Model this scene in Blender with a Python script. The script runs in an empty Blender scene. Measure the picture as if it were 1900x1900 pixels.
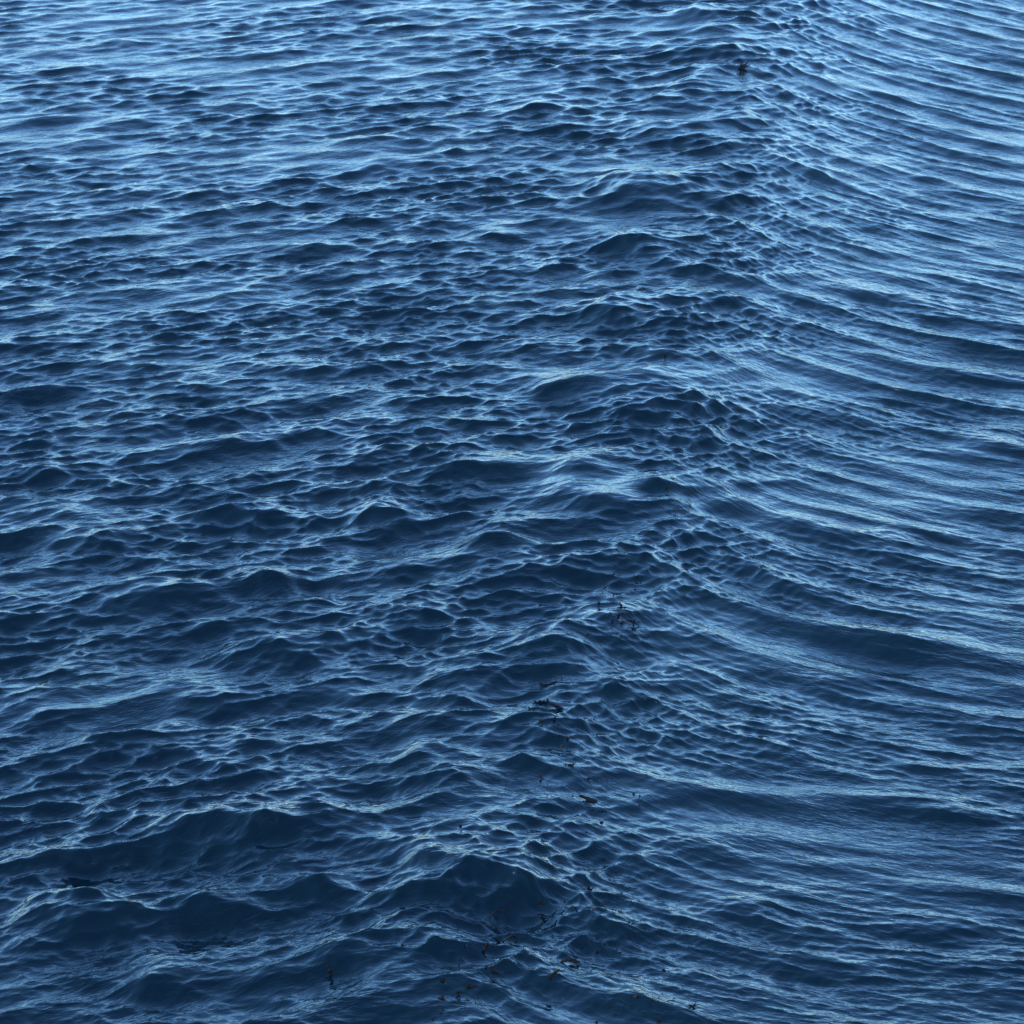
import bpy, math, random
import numpy as np

scene = bpy.context.scene
R = math.radians

# ------------------------------------------------------------------ camera
CAM_H, PITCH, FOV = 37.0, 18.5, 14.4
cam_d = bpy.data.cameras.new("camera")
cam = bpy.data.objects.new("camera", cam_d)
scene.collection.objects.link(cam)
cam.location = (0, 0, CAM_H)
cam.rotation_euler = (R(90 - PITCH), 0, 0)
cam_d.sensor_fit = 'HORIZONTAL'
cam_d.angle = R(FOV)
cam_d.clip_start = 0.1
cam_d.clip_end = 20000
scene.camera = cam

# ------------------------------------------------------------------ sky and sun
SUN_EL, SUN_AZ = 28.0, 262.0          # degrees; azimuth clockwise from +Y (behind the camera)
w = bpy.data.worlds.new("World")
scene.world = w
w.use_nodes = True
wn = w.node_tree.nodes
bg = wn["Background"]
sky = wn.new("ShaderNodeTexSky")
sky.sky_type = 'NISHITA'
sky.sun_disc = False
sky.sun_elevation = R(SUN_EL)
sky.sun_rotation = R(SUN_AZ)
sky.air_density = 1.0
sky.dust_density = 0.0
sky.ozone_density = 5.0
tint = wn.new("ShaderNodeMix")                      # cool white balance, the same over the whole sky
tint.data_type = 'RGBA'; tint.blend_type = 'MULTIPLY'
tint.inputs[0].default_value = 1.0
tint.inputs[7].default_value = (0.78, 1.0, 1.12, 1)
w.node_tree.links.new(sky.outputs[0], tint.inputs[6])
w.node_tree.links.new(tint.outputs[2], bg.inputs[0])
bg.inputs[1].default_value = 0.12
sd = bpy.data.lights.new("sun", 'SUN')
sd.energy = 0.5
sd.angle = R(25)
sd.color = (1.0, 0.95, 0.88)
sun = bpy.data.objects.new("sun", sd)
scene.collection.objects.link(sun)
sun.rotation_euler = (R(90 - SUN_EL), 0, R(180 - SUN_AZ))

vs = scene.view_settings
vs.view_transform = 'Standard'
vs.look = 'None'
vs.exposure = 2.05
vs.gamma = 1.0
vs.use_curve_mapping = False

# ------------------------------------------------------------------ pixel <-> water plane
HALF = math.tan(R(FOV / 2))
def ground(px, py):
    """photograph pixel (1900 px square) -> point on the mean water level"""
    px = np.asarray(px, float); py = np.asarray(py, float)
    cx = (px / 950.0 - 1.0) * HALF
    cy = (1.0 - py / 950.0) * HALF
    c, s = math.cos(R(PITCH)), math.sin(R(PITCH))
    dy = c + cy * s
    dz = -s + cy * c
    t = -CAM_H / dz
    return cx * t, dy * t

# the line where the two wave trains of the wake meet
RP = [(1380, -60), (1330, 130), (1270, 400), (1200, 660), (1160, 910), (1060, 1150), (940, 1400), (880, 1650), (800, 1850), (720, 2050)]
rx, ry = ground([p[0] for p in RP], [p[1] for p in RP])
o = np.argsort(ry)
rx, ry = rx[o], ry[o]
def ridge_x(y):
    x = np.interp(y, ry, rx)
    far = y > ry[-1]
    sl = (rx[-1] - rx[0]) / (ry[-1] - ry[0])
    return np.where(far, rx[-1] + (y - ry[-1]) * 0.05, x)

# ------------------------------------------------------------------ wave tiles (directional spectra by FFT)
def tile(N, L, seed, lo, hi, spread, iso=0.0, expo=-3.0):
    rng = np.random.default_rng(seed)
    k1 = np.fft.fftfreq(N, L / N) * 2 * math.pi
    kx, ky = np.meshgrid(k1, k1, indexing='ij')
    k = np.hypot(kx, ky); k[0, 0] = 1
    wl = 2 * math.pi / k
    amp = k ** (expo * 0.5 - 0.5)
    q = np.log(wl / lo) / math.log(hi / lo)
    band = np.clip(np.minimum(q, 1 - q) * 4 + 0.5, 0, 1); band[(q < -.12) | (q > 1.12)] = 0
    c = np.abs(ky) / k
    D = c ** spread + iso
    z = (rng.normal(size=(N, N)) + 1j * rng.normal(size=(N, N))) * amp * band * D
    z[0, 0] = 0
    h = np.fft.ifft2(z)
    s = h.real.std()
    f = lambda a: (np.fft.ifft2(a).real / s).astype(np.float32)
    return (f(z), f(1j * kx / k * z), f(1j * ky / k * z), L)

def sample(t, u, v):
    H, DX, DY, L = t
    N = H.shape[0]
    fu = (u * (N / L)) % N; fv = (v * (N / L)) % N
    i = fu.astype(np.int32); j = fv.astype(np.int32)
    a = (fu - i).astype(np.float32); b = (fv - j).astype(np.float32)
    i %= N; j %= N
    i1 = (i + 1) % N; j1 = (j + 1) % N
    w00 = (1 - a) * (1 - b); w10 = a * (1 - b); w01 = (1 - a) * b; w11 = a * b
    p00 = i * N + j; p10 = i1 * N + j; p01 = i * N + j1; p11 = i1 * N + j1
    out = []
    for A in (H, DX, DY):
        A = A.ravel()
        out.append(A[p00] * w00 + A[p10] * w10 + A[p01] * w01 + A[p11] * w11)
    return out

def sst(x, a, b):
    t = np.clip((x - a) / (b - a), 0, 1)
    return t * t * (3 - 2 * t)

# crest-following coordinate: crests rise to the right left of the meeting line, run away down right of it
dd = np.linspace(-400, 400, 16001)
gs = np.where(dd < 0, -0.60 * sst(-dd, 0.0, 3.0), 0) + np.where(dd >= 0, 1.05 * sst(dd, 0, 1.8) * (0.14 + 0.86 * np.exp(-np.maximum(dd - 1.8, 0) / 6.5)), 0)
gs *= np.exp(-np.maximum(np.abs(dd) - 60, 0) / 40)
G = np.cumsum(gs) * (dd[1] - dd[0])
G -= np.interp(0, dd, G)

BANDS = [  # lo, hi, tile N, tile L
    (1.5, 4.5, 512, 67.0),
    (0.60, 1.5, 1024, 43.0),
    (0.28, 0.60, 1024, 27.0),
    (0.14, 0.28, 1024, 17.3),
]
ALIGNED = [tile(N, L, 11 + i, lo, hi, (8, 9, 8, 8)[i], 0.0) for i, (lo, hi, N, L) in enumerate(BANDS)]
CHOP = [tile(N, L * 1.13, 31 + i, lo, hi, 1.6, 0.25) for i, (lo, hi, N, L) in enumerate(BANDS)]
PATCH = tile(256, 91.0, 77, 5.0, 16.0, 1, 1.0)
# rms heights in metres            aligned: left  meeting  right      chop: left  meeting  right
AMP_A = [(0.040, 0.040, 0.048), (0.024, 0.018, 0.020), (0.0095, 0.0065, 0.0085), (0.0036, 0.0036, 0.0040)]
AMP_C = [(0.050, 0.060, 0.014), (0.038, 0.044, 0.007), (0.0125, 0.0170, 0.0050), (0.0036, 0.0066, 0.0026)]
CHOPPY = [0.8, 1.35, 1.4, 1.0]

# single waves that stand out in the photograph: crest centre (px), half length, depth of the near face, slope of the crest, strength
CRESTS = [
 (420,1552,180,95,0,1.3),(780,1612,170,70,-8,1.1),(955,1650,60,70,-12,.85),(150,1728,130,95,9,1.2),(400,1692,90,60,4,1.0),(640,1780,70,50,5,.9),
 (290,1122,120,65,8,1.2),(200,1008,120,55,12,1.1),(500,1082,55,50,5,1.2),(560,1212,125,60,10,1.1),(710,962,55,50,0,1.3),(860,868,125,55,3,1.1),
 (480,962,80,42,8,1.0),(660,518,60,30,3,1.0),(240,88,60,20,2,1.0),(330,160,50,16,2,.9),(720,293,60,24,4,1.0),(410,396,60,20,3,1.0),(590,693,50,30,6,1.0),
 (270,800,70,30,8,1.0),(632,618,28,26,0,1.2),(1180,368,70,36,-4,1.1),(1060,232,75,32,3,1.1),(1000,205,40,24,0,1.0),(1290,98,90,26,-6,1.1),(1365,122,40,30,0,1.3),
 (1232,655,55,40,-6,1.3),(1175,758,95,50,-5,1.1),(1335,785,70,45,8,1.0),(1420,1075,160,50,-26,1.0),(1700,1195,150,50,-8,1.0),(1850,840,80,55,-6,1.0),
 (1440,305,150,34,-16,1.0),(1120,1168,70,40,-8,1.1),(1235,905,50,40,-8,1.3),(1030,1225,70,40,-6,1.0),(780,1405,60,42,0,1.0),(972,1420,38,40,-8,1.3),
 (590,1528,60,34,0,1.0),(330,1362,60,34,5,1.0),(180,1398,70,42,4,1.0),(450,1385,60,34,0,.9),(70,885,90,40,8,1.0),(520,1850,60,38,2,1.0),(290,1820,75,55,6,1.1),
 (80,1320,110,48,12,1.0),(1020,1388,30,34,-20,1.1),(1560,760,130,40,-16,.9),(1640,560,130,36,-14,.9),(1500,1420,170,48,-14,.9),(1750,1500,150,46,-8,.9),
 (1250,1540,120,44,-26,.9),(1400,1690,150,46,-18,.9),(1750,1720,140,44,-6,.9),(1100,1700,90,46,-28,.9),(1180,1850,120,50,-26,1.0),(1600,1000,140,40,-15,.9),(1690,330,120,26,-18,.9),
 (1540,150,110,24,-22,.9),(860,90,80,22,4,1.0),(900,570,90,30,2,1.0),(560,460,80,24,5,.9),(150,640,90,28,8,.9),(420,830,80,34,8,1.0),(700,830,70,36,4,1.0),
 (640,1290,80,40,2,.9),(850,1300,70,40,-3,.9),(560,1640,110,70,-4,1.0),(820,1760,80,50,2,.9),(930,1010,70,40,0,1.0),(780,1130,70,40,4,1.0),(60,1150,90,45,10,.9),
]
def crest_fields(X, Y):
    z = np.zeros_like(X); lean = np.zeros_like(X)
    for k, (px, py, hw, fh, sl, st) in enumerate(CRESTS):
        x0, y0 = ground(px, py)
        t0 = math.tan(R(sl))
        xa, ya = ground(px - 40, py + 40 * t0); xb, yb = ground(px + 40, py - 40 * t0)
        ax, ay = xb - xa, yb - ya
        ln = math.hypot(ax, ay); ax, ay = ax / ln, ay / ln
        L = hw * ln / 80.0
        _, yf = ground(px, py + fh)
        D = (y0 - yf) * abs(ax) * 0.62
        A = (0.31 if (py > 1450 and px < 1000) else 0.24 if py > 850 else 0.12) * st * D
        m = np.nonzero((np.abs(X - x0) < 3 * L + 3 * D) & (np.abs(Y - y0) < 3 * L + 4 * D))[0]
        if not len(m): continue
        xs, ys = X[m] - x0, Y[m] - y0
        s_ = xs * ax + ys * ay
        t_ = -xs * ay + ys * ax
        t_ = t_ + 0.25 * D * sample(PATCH, X[m] * 2.2 / D, Y[m] * 2.2 / D)[0]
        env = np.exp(-(s_ / L) ** 2 * 1.2)
        q = t_ / D
        # narrow crest, hollow near face, longer back, shallow trough in front
        e = np.sqrt(q * q + 0.02) - 0.14
        prof = np.where(q > 0, np.exp(-e / 1.2), np.exp(-e / 0.6)) - 0.30 * np.exp(-((q + 1.1) / 0.9) ** 2)
        z[m] += A * env * prof
    return z, lean

def waves(X, Y, cell):
    """X, Y flat arrays of rest positions; cell = local mesh spacing. Returns displaced x, y, z and crest coords."""
    X = X.astype(np.float64); Y = Y.astype(np.float64)
    d = X - ridge_x(Y)
    sc = np.clip(Y / 85.0, 0.4, 3.0); kr = np.where(d > 0, np.clip(Y / 98.0, 0.7, 1.9), 1.0)
    g = np.interp(d / sc, dd, G) * sc * kr
    u, v = X, Y + g
    gx = np.interp(d / sc, dd, gs) * kr
    mid = np.exp(-(d / np.where(d < 0, 14.0, 3.4)) ** 2)
    wr = sst(d, -1.0, 4.0) * (1 - mid)
    wlft = np.clip(1 - mid - wr, 0, 1)
    far = sst(np.hypot(X, Y), 250, 2500)
    pt = np.clip(1 + 0.36 * sample(PATCH, X, Y)[0], 0.35, 1.7)
    near = 1 - sst(Y, 85, 125)
    calm = (1 - 0.42 * sst(Y, 105, 180) * wlft)
    x = np.zeros_like(X); y = np.zeros_like(X); z = np.zeros_like(X)
    for i, (lo, hi, N, L) in enumerate(BANDS):
        AMUL = (0.9, 0.64, 0.64, 0.66)[i]
        if i < 2: AMUL = AMUL * (1 + 0.25 * near * (wlft + 0.5 * mid))
        vis = AMUL * sst(lo * 0.6 + hi * 0.4, cell * 2.0, cell * 4.5) * (1 - far * (0 if i == 0 else 1))
        m = pt if i >= 1 else 1.0
        a = AMP_A[i]; c = AMP_C[i]
        wa = (a[0] * wlft + a[1] * mid + a[2] * wr) * vis * m * calm
        wc = (c[0] * wlft + c[1] * mid + c[2] * wr) * vis * m * calm
        # longer waves carry the shorter ones with them
        h, ax, ay = sample(ALIGNED[i], u, v)
        z += wa * h; x += CHOPPY[i] * wa * (ax + gx * ay) * 0.8; y += CHOPPY[i] * wa * ay
        h, ax, ay = sample(CHOP[i], X * .93 + Y * .37, Y * .93 - X * .37)
        z += wc * h; x += CHOPPY[i] * wc * (ax * .93 - ay * .37); y += CHOPPY[i] * wc * (ay * .93 + ax * .37)
    zc, ln = crest_fields(X, Y)
    # the raised fold where the trains meet
    rn = sample(PATCH, X * 1.4, Y * 1.4)[0]
    dr = d + 0.8 * rn
    zc = zc + np.clip(0.22 + 0.10 * rn, 0, 1) * np.where(dr < 0, np.exp(-(dr / 1.6) ** 2), np.exp(-(dr / 2.6) ** 2)) * (1 - sst(np.hypot(X, Y), 300, 700))
    return x, y + ln, z + zc, u, v

# ------------------------------------------------------------------ water mesh: rings round the camera's foot, fine where the photograph looks
NA, NR = 900, 1480
az = list(np.linspace(-9.0, 9.0, NA))
step = az[1] - az[0]; a = az[-1]; ext = []
while a < 178:
    step *= 1.22; a += min(step, 6.0); ext.append(a)
ext = [e for e in ext if e < 178]
az = np.radians(np.array([-e for e in ext[::-1]] + az + ext))
gt = np.linspace(0, 1, NR)
gz = np.radians((PITCH + FOV / 2 + 1.8) - (FOV + 3.0) * (1.28 * gt - 0.28 * gt * gt))
rr = list(CAM_H / np.tan(gz))
r = rr[0]; st = rr[1] - rr[0]; inner = []
while r > 1.0:
    st *= 1.25; r -= st
    if r > 0.5: inner.append(r)
r = rr[-1]; st = rr[-1] - rr[-2]; outer = []
while r < 9000:
    st *= 1.18; r += st; outer.append(r)
rr = np.array(inner[::-1] + rr + outer)
na, nr = len(az), len(rr)
Rm, Am = np.meshgrid(rr, az, indexing='ij')
X = (Rm * np.sin(Am)).ravel(); Y = (Rm * np.cos(Am)).ravel()
cr = np.gradient(rr)[:, None]; ca = np.gradient(az)[None, :]
cell = np.maximum(cr + 0 * ca, 0.6 * Rm * ca).ravel()
sx, sy, vz, uu, vv = waves(X, Y, cell)
# ease the sideways pull wherever it would fold the surface over itself
def cross_area(px_, py_):
    px_ = px_.reshape(nr, na); py_ = py_.reshape(nr, na)
    return np.gradient(px_, axis=0) * np.gradient(py_, axis=1) - np.gradient(py_, axis=0) * np.gradient(px_, axis=1)
A0 = cross_area(X, Y)
ease = np.ones((nr, na))
for _ in range(5):
    bad = cross_area(X + sx * ease.ravel(), Y + sy * ease.ravel()) / A0 < 0.42
    f_ = np.where(bad, 0.2, 1.0)
    for _k in range(12):
        f_[1:-1] = (f_[:-2] + f_[1:-1] * 2 + f_[2:]) / 4
        f_[:, 1:-1] = (f_[:, :-2] + f_[:, 1:-1] * 2 + f_[:, 2:]) / 4
    ease *= f_
vx = X + sx * ease.ravel(); vy = Y + sy * ease.ravel()
# water does not stand steeper than about 40 degrees: soften the few spots that do
def soften(a_, times):
    a_ = a_.copy()
    for _k in range(times):
        a_[1:-1] = (a_[:-2] + a_[1:-1] * 2 + a_[2:]) / 4
        a_[:, 1:-1] = (a_[:, :-2] + a_[:, 1:-1] * 2 + a_[:, 2:]) / 4
    return a_
Z2 = vz.reshape(nr, na); VX, VY = vx.reshape(nr, na), vy.reshape(nr, na)
for _ in range(4):
    gi = [np.gradient(q, axis=0) for q in (VX, VY, Z2)]; gj = [np.gradient(q, axis=1) for q in (VX, VY, Z2)]
    hx = gi[1] * gj[2] - gi[2] * gj[1]; hy = gi[2] * gj[0] - gi[0] * gj[2]; hz = gi[0] * gj[1] - gi[1] * gj[0]
    steep = np.hypot(hx, hy) / np.maximum(np.abs(hz), 1e-12)
    m_ = np.clip(soften((steep > 0.80) * 1.0, 8) * 2.5, 0, 1)
    Z2 = Z2 * (1 - m_) + soften(Z2, 6) * m_
vz = Z2.ravel()
co = np.empty((na * nr + 1, 3), np.float32)
co[:-1, 0] = vx; co[:-1, 1] = vy; co[:-1, 2] = vz
co[-1] = (0, 0, 0)
ii, jj = np.meshgrid(np.arange(nr - 1), np.arange(na), indexing='ij')
ii = ii.ravel(); jj = jj.ravel(); j2 = (jj + 1) % na
quads = np.stack([ii * na + jj, ii * na + j2, (ii + 1) * na + j2, (ii + 1) * na + jj], 1)[:, ::-1]
j0 = np.arange(na)
tris = np.stack([np.full(na, na * nr), j0, (j0 + 1) % na], 1)[:, ::-1]
loops = np.concatenate([quads.ravel(), tris.ravel()]).astype(np.int32)
starts = np.concatenate([np.arange(len(quads)) * 4, len(quads) * 4 + np.arange(na) * 3]).astype(np.int32)
me = bpy.data.meshes.new("water")
me.vertices.add(len(co)); me.vertices.foreach_set("co", co.ravel())
me.loops.add(len(loops)); me.loops.foreach_set("vertex_index", loops)
me.polygons.add(len(starts)); me.polygons.foreach_set("loop_start", starts)
me.update(calc_edges=True)
me.polygons.foreach_set("use_smooth", np.ones(len(starts), bool))
uvl = me.uv_layers.new(name="crest")
uv = np.zeros((len(co), 2), np.float32); uv[:-1, 0] = uu; uv[:-1, 1] = vv
uvl.data.foreach_set("uv", uv[loops].ravel())

def water_material():
    m = bpy.data.materials.new("sea_water")
    m.use_nodes = True
    n, l = m.node_tree.nodes, m.node_tree.links
    b = n["Principled BSDF"]
    b.inputs["Base Color"].default_value = (0.0006, 0.0082, 0.0118, 1)
    b.inputs["Roughness"].default_value = 0.10
    b.inputs["IOR"].default_value = 1.333
    uvn = n.new("ShaderNodeUVMap"); uvn.uv_map = "crest"
    mp = n.new("ShaderNodeMapping"); mp.inputs["Scale"].default_value = (4.0, 8.0, 1)
    l.new(uvn.outputs[0], mp.inputs[0])
    n1 = n.new("ShaderNodeTexNoise"); n1.inputs["Scale"].default_value = 1.0; n1.inputs["Detail"].default_value = 1.5
    n1.inputs["Distortion"].default_value = 0.8
    l.new(mp.outputs[0], n1.inputs["Vector"])
    tc = n.new("ShaderNodeTexCoord")
    n2 = n.new("ShaderNodeTexNoise"); n2.inputs["Scale"].default_value = 0.35; n2.inputs["Detail"].default_value = 3.0
    l.new(tc.outputs["Object"], n2.inputs["Vector"])
    mr = n.new("ShaderNodeMapRange"); mr.inputs[1].default_value = 0.35; mr.inputs[2].default_value = 0.65
    mr.inputs[3].default_value = 0.45; mr.inputs[4].default_value = 1.0
    l.new(n2.outputs[0], mr.inputs[0])
    bp = n.new("ShaderNodeBump"); bp.inputs["Distance"].default_value = 0.022
    l.new(mr.outputs[0], bp.inputs["Strength"])
    mp2 = n.new("ShaderNodeMapping"); mp2.inputs["Scale"].default_value = (1.6, 4.2, 1)
    l.new(uvn.outputs[0], mp2.inputs[0])
    n3 = n.new("ShaderNodeTexNoise"); n3.inputs["Scale"].default_value = 1.0; n3.inputs["Detail"].default_value = 2.0
    l.new(mp2.outputs[0], n3.inputs["Vector"])
    ad = n.new("ShaderNodeMath"); ad.operation = 'MULTIPLY_ADD'; ad.inputs[1].default_value = 0.8
    l.new(n3.outputs[0], ad.inputs[0]); l.new(n1.outputs[0], ad.inputs[2])
    l.new(ad.outputs[0], bp.inputs["Height"])
    l.new(bp.outputs[0], b.inputs["Normal"])
    return m
me.materials.append(water_material())
water = bpy.data.objects.new("water", me)
water["kind"] = "structure"
water["label"] = "choppy deep blue sea water with two wave trains meeting along a line"
scene.collection.objects.link(water)

# ------------------------------------------------------------------ floating kelp
def kelp_material(name, a, b):
    m = bpy.data.materials.new(name); m.use_nodes = True
    n, l = m.node_tree.nodes, m.node_tree.links
    p = n["Principled BSDF"]; p.inputs["Roughness"].default_value = 0.5; p.inputs["Specular IOR Level"].default_value = 0.15
    tc = n.new("ShaderNodeTexCoord")
    nz = n.new("ShaderNodeTexNoise"); nz.inputs["Scale"].default_value = 22.0; nz.inputs["Detail"].default_value = 4.0
    l.new(tc.outputs["Object"], nz.inputs["Vector"])
    cr = n.new("ShaderNodeValToRGB")
    cr.color_ramp.elements[0].position = 0.35; cr.color_ramp.elements[0].color = (*a, 1)
    cr.color_ramp.elements[1].position = 0.68; cr.color_ramp.elements[1].color = (*b, 1)
    l.new(nz.outputs[0], cr.inputs[0]); l.new(cr.outputs[0], p.inputs["Base Color"])
    bp = n.new("ShaderNodeBump"); bp.inputs["Distance"].default_value = 0.004; bp.inputs["Strength"].default_value = 0.6
    l.new(nz.outputs[0], bp.inputs["Height"]); l.new(bp.outputs[0], p.inputs["Normal"])
    return m
DARK = kelp_material("dark_kelp", (0.005, 0.0032, 0.0022), (0.034, 0.018, 0.010))
RED = kelp_material("red_brown_kelp", (0.010, 0.0042, 0.0026), (0.045, 0.014, 0.007))

# visible water point behind a photograph pixel
_c, _s = math.cos(R(PITCH)), math.sin(R(PITCH))
W = co[:-1]
_dz = W[:, 2] - CAM_H
DEPTH = W[:, 1] * _c - _dz * _s
DEPTH = np.where(DEPTH > 1, DEPTH, 1e9)
PX = 950 * (1 + W[:, 0] / DEPTH / HALF)
PY = 950 * (1 - (W[:, 1] * _s + _dz * _c) / DEPTH / HALF)
inside = np.nonzero((PX > -20) & (PX < 1920) & (PY > -20) & (PY < 1920))[0]
PXi, PYi, Di = PX[inside], PY[inside], DEPTH[inside]
order = np.argsort(PYi); PXi, PYi, Di, inside = PXi[order], PYi[order], Di[order], inside[order]
def water_at(px, py):
    k = []
    e = 2.5
    while len(k) == 0:
        a, b = np.searchsorted(PYi, [py - e, py + e])
        k = np.nonzero(np.abs(PXi[a:b] - px) < e)[0]
        e *= 1.6
    k = k[np.argmin(Di[a:b][k])] + a
    return W[inside[k]], Di[k] * HALF / 950.0          # point, metres per photograph pixel

def strip(points, widths, thick, up):
    """closed tapering strip with a rhombic section along a 3-D centre line"""
    P = [np.array(p, float) for p in points]; up = np.array(up, float); V = []; F = []
    n = len(P)
    for i, p in enumerate(P):
        t = P[min(i + 1, n - 1)] - P[max(i - 1, 0)]
        t /= np.linalg.norm(t) + 1e-9
        sd_ = np.cross(t, up); sd_ /= np.linalg.norm(sd_) + 1e-9
        nn = np.cross(sd_, t)
        w_ = widths[i]; th = min(thick, max(w_, 0.0008))
        V += [p + sd_ * w_, p + nn * th, p - sd_ * w_, p - nn * th]
    for i in range(n - 1):
        for j in range(4):
            a = i * 4 + j; b = i * 4 + (j + 1) % 4
            F.append((a, b, b + 4, a + 4))
    F.append((3, 2, 1, 0)); e = (n - 1) * 4
    F.append((e, e + 1, e + 2, e + 3))
    return V, F

def torn_sheet(rng, size, aspect):
    """ragged, cupped piece of blade with thickness"""
    n = 11; V = [(0, -0.06 * size, 0)]; F = []
    th = 0.05 * size
    for i in range(n):
        a = 2 * math.pi * i / n + rng.uniform(-.15, .15)
        r = size * rng.choice((rng.uniform(.16, .34), rng.uniform(.34, .68)))
        x, z = r * math.cos(a), r * math.sin(a) * aspect
        V.append((x, 0.10 * size * math.sin(2.5 * x / size + z / size) - abs(z) * 0.1, z))
    m = len(V)
    V += [(x * 0.96, y + th, z * 0.96) for x, y, z in V]
    for i in range(n):
        a, b = 1 + i, 1 + (i + 1) % n
        F += [(0, a, b), (m, m + b, m + a), (a, a + m, b + m, b)]
    return V, F

def link_mesh(name, VF, mat, parent=None):
    me_ = bpy.data.meshes.new(name)
    me_.from_pydata([tuple(map(float, v)) for v in VF[0]], [], VF[1])
    me_.materials.append(mat)
    ob = bpy.data.objects.new(name, me_)
    scene.collection.objects.link(ob)
    if parent: ob.parent = parent
    return ob

def curve_line(rng, length, ang, bend, n=7, lift=0.0):
    """wandering line in the x-z plane, leaning over the water"""
    p = np.zeros(3); out = [p.copy()]; a = ang
    for i in range(n - 1):
        a += bend / n + rng.uniform(-.18, .18)
        p = p + np.array([math.cos(a), rng.uniform(-.25, .25), math.sin(a)]) * length / (n - 1)
        out.append(p.copy())
    return out

GROUPS = {   # name, look, category, group
 "scrap": ("kelp_scrap", "torn dark kelp scrap", "seaweed", "dark kelp scraps"),
 "red":   ("red_kelp_scrap", "torn reddish kelp scrap", "seaweed", "reddish kelp scraps"),
 "tuft":  ("kelp_tuft", "dark tuft of thin kelp blades", "seaweed", "dark kelp tufts"),
 "redtuft": ("red_kelp_tuft", "reddish tuft of frayed kelp blades", "seaweed", "reddish kelp tufts"),
 "hook":  ("kelp_stalk", "thin curled dark kelp stalk", "seaweed", "curled kelp stalks"),
 "branch": ("kelp_branch", "forked dark kelp branch", "seaweed", "forked kelp branches"),
 "strap": ("kelp_strap", "bent dark kelp strap", "seaweed", "bent kelp straps"),
}
LANDMARKS = [
 (822, 1855, "beside the largest blackish kelp lump"), (925, 1735, "beside the longest forked kelp branch"), (1045, 1797, "beside the large angled kelp strap"),
 (1228, 1800, "near the orange red leaf"), (1015, 1690, "beside two dark tufts at the steep dark wave"), (1284, 1864, "near the red brown frayed tuft"), (1096, 1484, "beside the long low kelp strap"),
 (1020, 1310, "beside the arched branch and wedge of kelp"), (1150, 1130, "beside the wing-shaped kelp tuft"), (1245, 930, "on the knobby crest above the kelp patches"), (1050, 1400, "below the trailing wedge of kelp"),
 (1130, 1640, "on the ripples above the angled kelp strap"), (750, 1740, "on the breaking wavelet left of the kelp line"), (1200, 1290, "on the slope right of the kelp wedge"), (1410, 1045, "on the smooth swell beyond the kelp line"),
 (1350, 800, "on the far crest beyond the kelp patches"), (1232, 690, "on the highest crest of the wave fold"), (970, 1500, "between the long strap and the steep dark wave"), (1150, 1870, "between the ripples below the orange leaf"),
]
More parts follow.
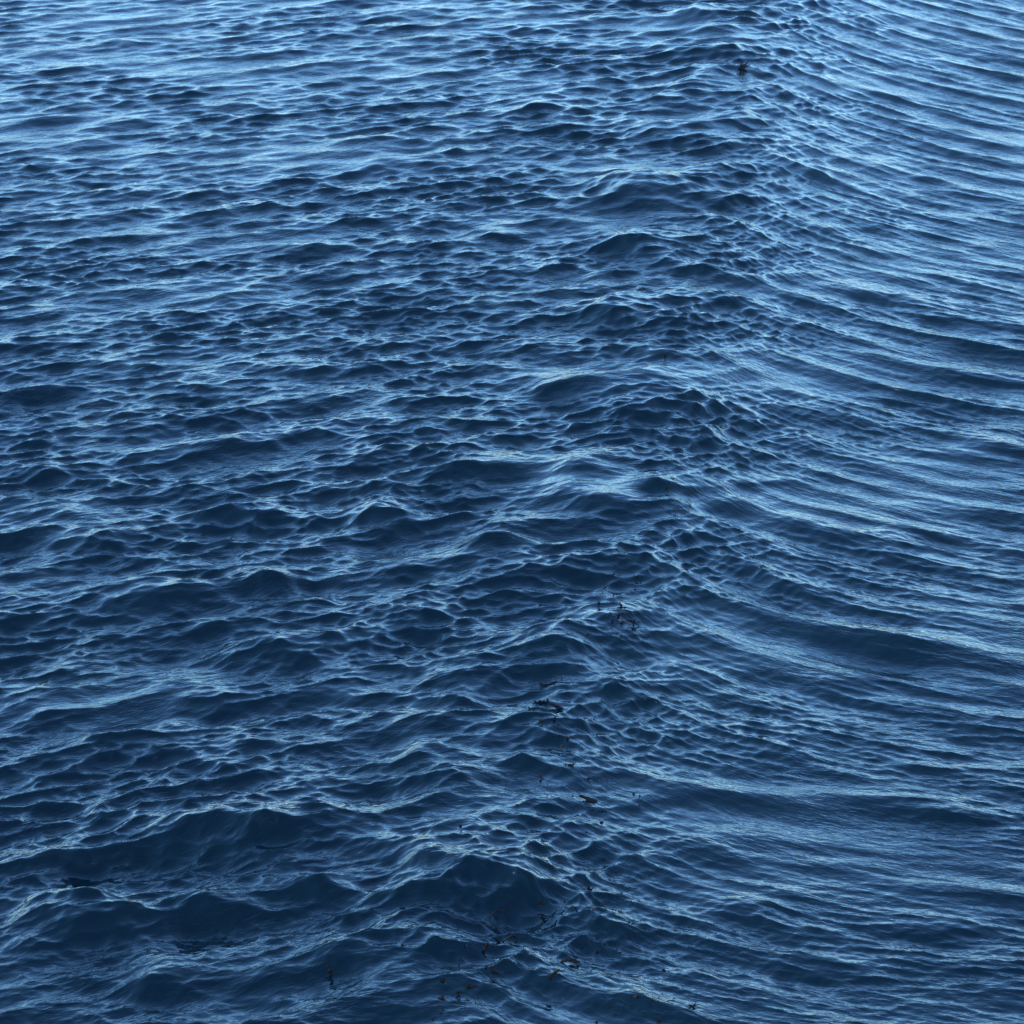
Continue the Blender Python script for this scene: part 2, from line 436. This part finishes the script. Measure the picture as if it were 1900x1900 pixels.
def kelp(px, py, kind, size=12, ang=None, label=None, bend=None):
    rng = random.Random(int(px * 131 + py * 7))
    pos, mpp = water_at(px, py)
    S = 0.75 * size * mpp
    name, lab, cat, grp = GROUPS[kind]
    mat = RED if kind.startswith("red") else DARK
    a0 = R(ang) if ang is not None else rng.uniform(0, math.pi)
    root = None
    if kind in ("scrap", "red"):
        root = link_mesh(name, torn_sheet(rng, S * 0.85, rng.uniform(.45, .9)), mat)
        root.rotation_euler = (R(rng.uniform(-50, -20)), a0 * 0.5 - .7, rng.uniform(-.5, .5))
        root.location = (pos[0], pos[1] - 0.01, pos[2] + 0.06 * S)
    elif kind == "strap":
        L = curve_line(rng, S * 1.25, a0, bend if bend is not None else -1.3, 9)
        L = [q - (L[-1] * 0.5) for q in L]
        wd = [S * 0.10 * (0.35 + 0.9 * math.sin(math.pi * (i + .6) / 9.6)) * rng.uniform(.75, 1.25) for i in range(9)]
        root = link_mesh(name, strip(L, wd, S * 0.03, (0.1, -0.9, 0.4)), mat)
        root.location = (pos[0], pos[1] - 0.02, pos[2] + 0.05 * S)
    else:
        root = bpy.data.objects.new(name, None)
        scene.collection.objects.link(root)
        root.empty_display_size = 0.05
        root.location = (pos[0], pos[1] - 0.02, pos[2])
        if kind in ("tuft", "redtuft"):
            link_mesh("base", torn_sheet(rng, S * 0.42, .7), mat, root)
            for i in range(rng.randint(5, 8)):
                a = rng.uniform(-.5, math.pi + .5)
                L = curve_line(rng, S * rng.uniform(.4, .75), a, rng.uniform(-1.6, 1.6), 5)
                wd = [S * w_ for w_ in (.05, .07, .06, .04, .01)]
                link_mesh("blade", strip(L, wd, S * 0.02, (0.1, -0.9, 0.4)), mat, root)
        elif kind == "hook":
            L = curve_line(rng, S * 1.5, a0, bend if bend is not None else rng.choice((-1, 1)) * rng.uniform(2, 3.6), 10)
            mid_ = sum(L) / len(L); zmin = min(q[2] for q in L)
            L = [q - np.array([mid_[0], mid_[1], zmin + 0.12 * S]) for q in L]
            link_mesh("stem", strip(L, [S * .045] * 7 + [S * .055, S * .075, S * .03], S * 0.06, (0.1, -0.9, 0.4)), mat, root)
            for i in range(2):
                B = [q + L[-1] for q in curve_line(rng, S * .28, rng.uniform(-3, 3), rng.uniform(-1, 1), 4)]
                link_mesh("blade", strip(B, [S * .05, S * .07, S * .05, S * .01], S * 0.015, (0.1, -0.9, 0.4)), mat, root)
        elif kind == "branch":
            L = curve_line(rng, S * 1.2, a0 if ang is not None else rng.uniform(-.3, .6), rng.uniform(-.7, .7), 8)
            L = [q - L[4] + np.array([0, 0, .04 * S]) for q in L]
            link_mesh("stem", strip(L, [S * w_ for w_ in (.03, .04, .045, .05, .045, .04, .03, .012)], S * 0.05, (0.1, -0.9, 0.4)), mat, root)
            for i in range(rng.randint(4, 6)):
                st_ = L[rng.randint(1, 7)]
                B = [q + st_ for q in curve_line(rng, S * rng.uniform(.2, .42), rng.uniform(-1.2, 4.2), rng.uniform(-1.4, 1.4), 5)]
                link_mesh("blade", strip(B, [S * w_ for w_ in (.03, .06, .075, .05, .01)], S * 0.018, (0.1, -0.9, 0.4)), mat, root)
    root["category"] = cat
    if label:
        root["label"] = label
    else:
        # told apart by size, kind and the easily found piece it drifts beside
        near = min(LANDMARKS, key=lambda q: (q[0] - px) ** 2 + (q[1] - py) ** 2)[2]
        big = "tiny" if size < 10 else "small" if size < 15 else "mid-sized"
        text = f"{big} {lab} {near}"
        root["label"] = text
        root["group"] = f"{big} {grp} {near}"
    return root

# the pieces that stand out
kelp(820, 1851, "scrap", 34, 60, "largest blackish lump of kelp blade, beside a curved stalk below the biggest waves")
kelp(822, 1873, "hook", 26, -60, "dark kelp stalk hanging below the largest blackish lump of kelp", 0.9)
kelp(877, 1830, "tuft", 34, None, "widest dark star-shaped kelp tuft, next to the largest blackish lump")
kelp(899, 1760, "strap", 36, 75, "thick ragged dark kelp strap at the end of a long forked branch", -0.6)
kelp(935, 1744, "branch", 56, 14, "longest forked kelp branch, reaching from a thick ragged strap")
kelp(922, 1700, "hook", 26, 110, "tall curled kelp stalk standing above a dark clump", -2.6)
kelp(938, 1713, "hook", 18, -20, "short upturned kelp hook beside the tall curled stalk", 2.4)
kelp(921, 1723, "scrap", 22, 80, "dark kelp clump at the foot of the tall curled stalk")
kelp(1026, 1810, "strap", 40, 60, "large pointed dark kelp blade in a hollow, below an angled strap", -0.5)
kelp(1060, 1785, "strap", 40, 40, "large dark kelp strap bent at an angle above a pointed blade", -1.6)
kelp(1228, 1800, "red", 22, 140, "single bright orange red kelp leaf on a smooth dark hollow")
kelp(1284, 1864, "redtuft", 22, None, "red brown frayed kelp tuft farthest out on the smooth swell")
kelp(1096, 1484, "strap", 46, -14, "long low dark kelp strap lying along a small crest", -0.5)
kelp(1035, 1313, "strap", 34, -18, "dark wedge of kelp trailing a thin thread on the wave fold", 0.2)
kelp(1005, 1300, "branch", 36, 30, "arched dark kelp branch beside a trailing dark wedge")
kelp(1150, 1125, "tuft", 26, None, "dark kelp tuft spread like wings in the upper patch of kelp")
kelp(1372, 126, "tuft", 40, None, "dark tangled kelp clump on the far crest, away from the other pieces")
kelp(613, 1805, "strap", 34, 70, "narrow dark kelp strap hanging on a wavelet apart from the main line", 0.4)
kelp(1178, 1848, "scrap", 22, 20, "pair-lobed dark kelp scrap between two smooth ripples near the orange leaf")

SCRAP = [(900,1714,12),(957,1748,14),(981,1755,12),(986,1774,14),(949,1782,12),(752,1729,13),(747,1752,18),(850,1789,10),(801,1892,14),(1052,1686,16),(1066,1686,12),(1047,1672,13),
 (1115,1680,11),(1080,1703,8),(1024,1736,9),(1169,1709,8),(1110,1765,13),(1169,1766,12),(1150,1766,11),(1109,1895,14),(1132,1631,9),(1155,1655,9),(1202,1625,9),(1158,1799,8),(959,1620,10),
 (1020,1600,9),(853,1533,13),(984,1264,11),(1081,1315,12),(1104,1333,11),(1178,1340,10),(1198,1297,16),(1230,1313,8),(1245,1269,8),(1203,1267,8),(1038,1345,13),(1026,1365,12),(1041,1385,13),
 (1035,1399,10),(1062,1406,10),(936,1454,12),(909,1513,10),(997,1525,16),(1174,1472,17),(1187,1475,9),(1087,1543,10),(1142,1049,9),(1159,1047,9),(1139,1063,11),(1153,1074,10),(1188,1079,10),
 (1136,1104,9),(1134,1135,9),(1145,1172,10),(1114,1188,17),(1093,1180,12),(1109,1205,9),(1219,1117,8),(1147,1230,9),(1249,1232,10),(1345,776,8),(1229,734,9),(1242,924,11),(1358,834,8),(1418,1029,9),
 (1413,1050,9),(1118,1596,14),(1133,1632,9),(1168,1670,9),(1259,1670,8),(1016,1595,10),(866,1756,14),(1171,1046,8)]
RED_S = [(1022,1699,14),(1097,1687,15),(1124,1752,15),(1197,1722,11),(1121,1850,11),(962,1494,12),(1117,1524,17),(1019,1427,13),(1128,1141,11),(1253,1562,12),(1292,1489,8),(1195,1766,12),(1144,1882,13),(1188,1494,9),(1230,1104,8)]
TUFT = [(1005,1676,24),(1008,1703,22),(823,1820,22),(1030,1334,20),(1137,1153,14),(1182,1070,14),(1112,1117,14),(1092,1649,22),(1237,905,16),(1232,658,16)]
RTUFT = [(921,1805,20),(1054,1368,20),(1156,1155,15),(1177,1165,16),(1150,1141,17),(1220,1892,16),(1131,1866,14),(1155,1178,12),(1253,955,13)]
HOOK = [(885,1859,16),(850,1867,15),(1079,1753,17),(1166,1737,12),(1175,1092,18),(1279,934,16),(1266,951,10),(1421,1063,9),(1037,1257,14)]
BRANCH = [(904,1793,30),(852,1846,28),(1018,1268,28),(1005,1335,24),(1061,1418,28),(1005,1443,26),(1096,1444,20),(1174,1153,24),(1117,1502,18),(990,1311,18),(1395,1030,14),(1073,1511,13)]
for kind, lst in (("scrap", SCRAP), ("red", RED_S), ("tuft", TUFT), ("redtuft", RTUFT), ("hook", HOOK), ("branch", BRANCH)):
    for px, py, sz in lst:
        kelp(px, py, kind, sz)

# fine frayed shreds between the pieces: too many and too thin to count
rng = random.Random(5)
anchors = [(1160,1670),(1195,1735),(1140,1640),(1110,1600),(1050,1420),(1070,1390),(1040,1350),(1155,1150),(1165,1165),(1245,930),(1255,955),(1100,1480),(1000,1560),(960,1500),(1120,1700),(1220,1760),(1150,1860),(1250,1840),(930,1800),(1360,820),(1230,1090),(1300,1680)]
SV, SF = [], []
for k in range(480):
    ax_, ay_ = rng.choice(anchors)
    px, py = ax_ + rng.gauss(0, 34), ay_ + rng.gauss(0, 34)
    if py > 1890: continue
    pos, mpp = water_at(px, py)
    S = rng.uniform(8, 26) * mpp
    L = curve_line(rng, S, rng.uniform(-.75, -.2), rng.uniform(-.5, .5), 4)
    L = [q + np.array([pos[0], pos[1] - .01, pos[2] + .012]) for q in L]
    V, F = strip(L, [.35 * mpp, .5 * mpp, .45 * mpp, .15 * mpp], 0.004, (0.1, -0.9, 0.4))
    o_ = len(SV); SV += V; SF += [tuple(i + o_ for i in f) for f in F]
SHRED = kelp_material("shredded_kelp", (0.008, 0.0045, 0.0032), (0.045, 0.018, 0.010))
sh = link_mesh("kelp_shreds", (SV, SF), SHRED)
sh["kind"] = "stuff"
sh["label"] = "fine reddish kelp shreds scattered over the wave fold"
sh["category"] = "seaweed"
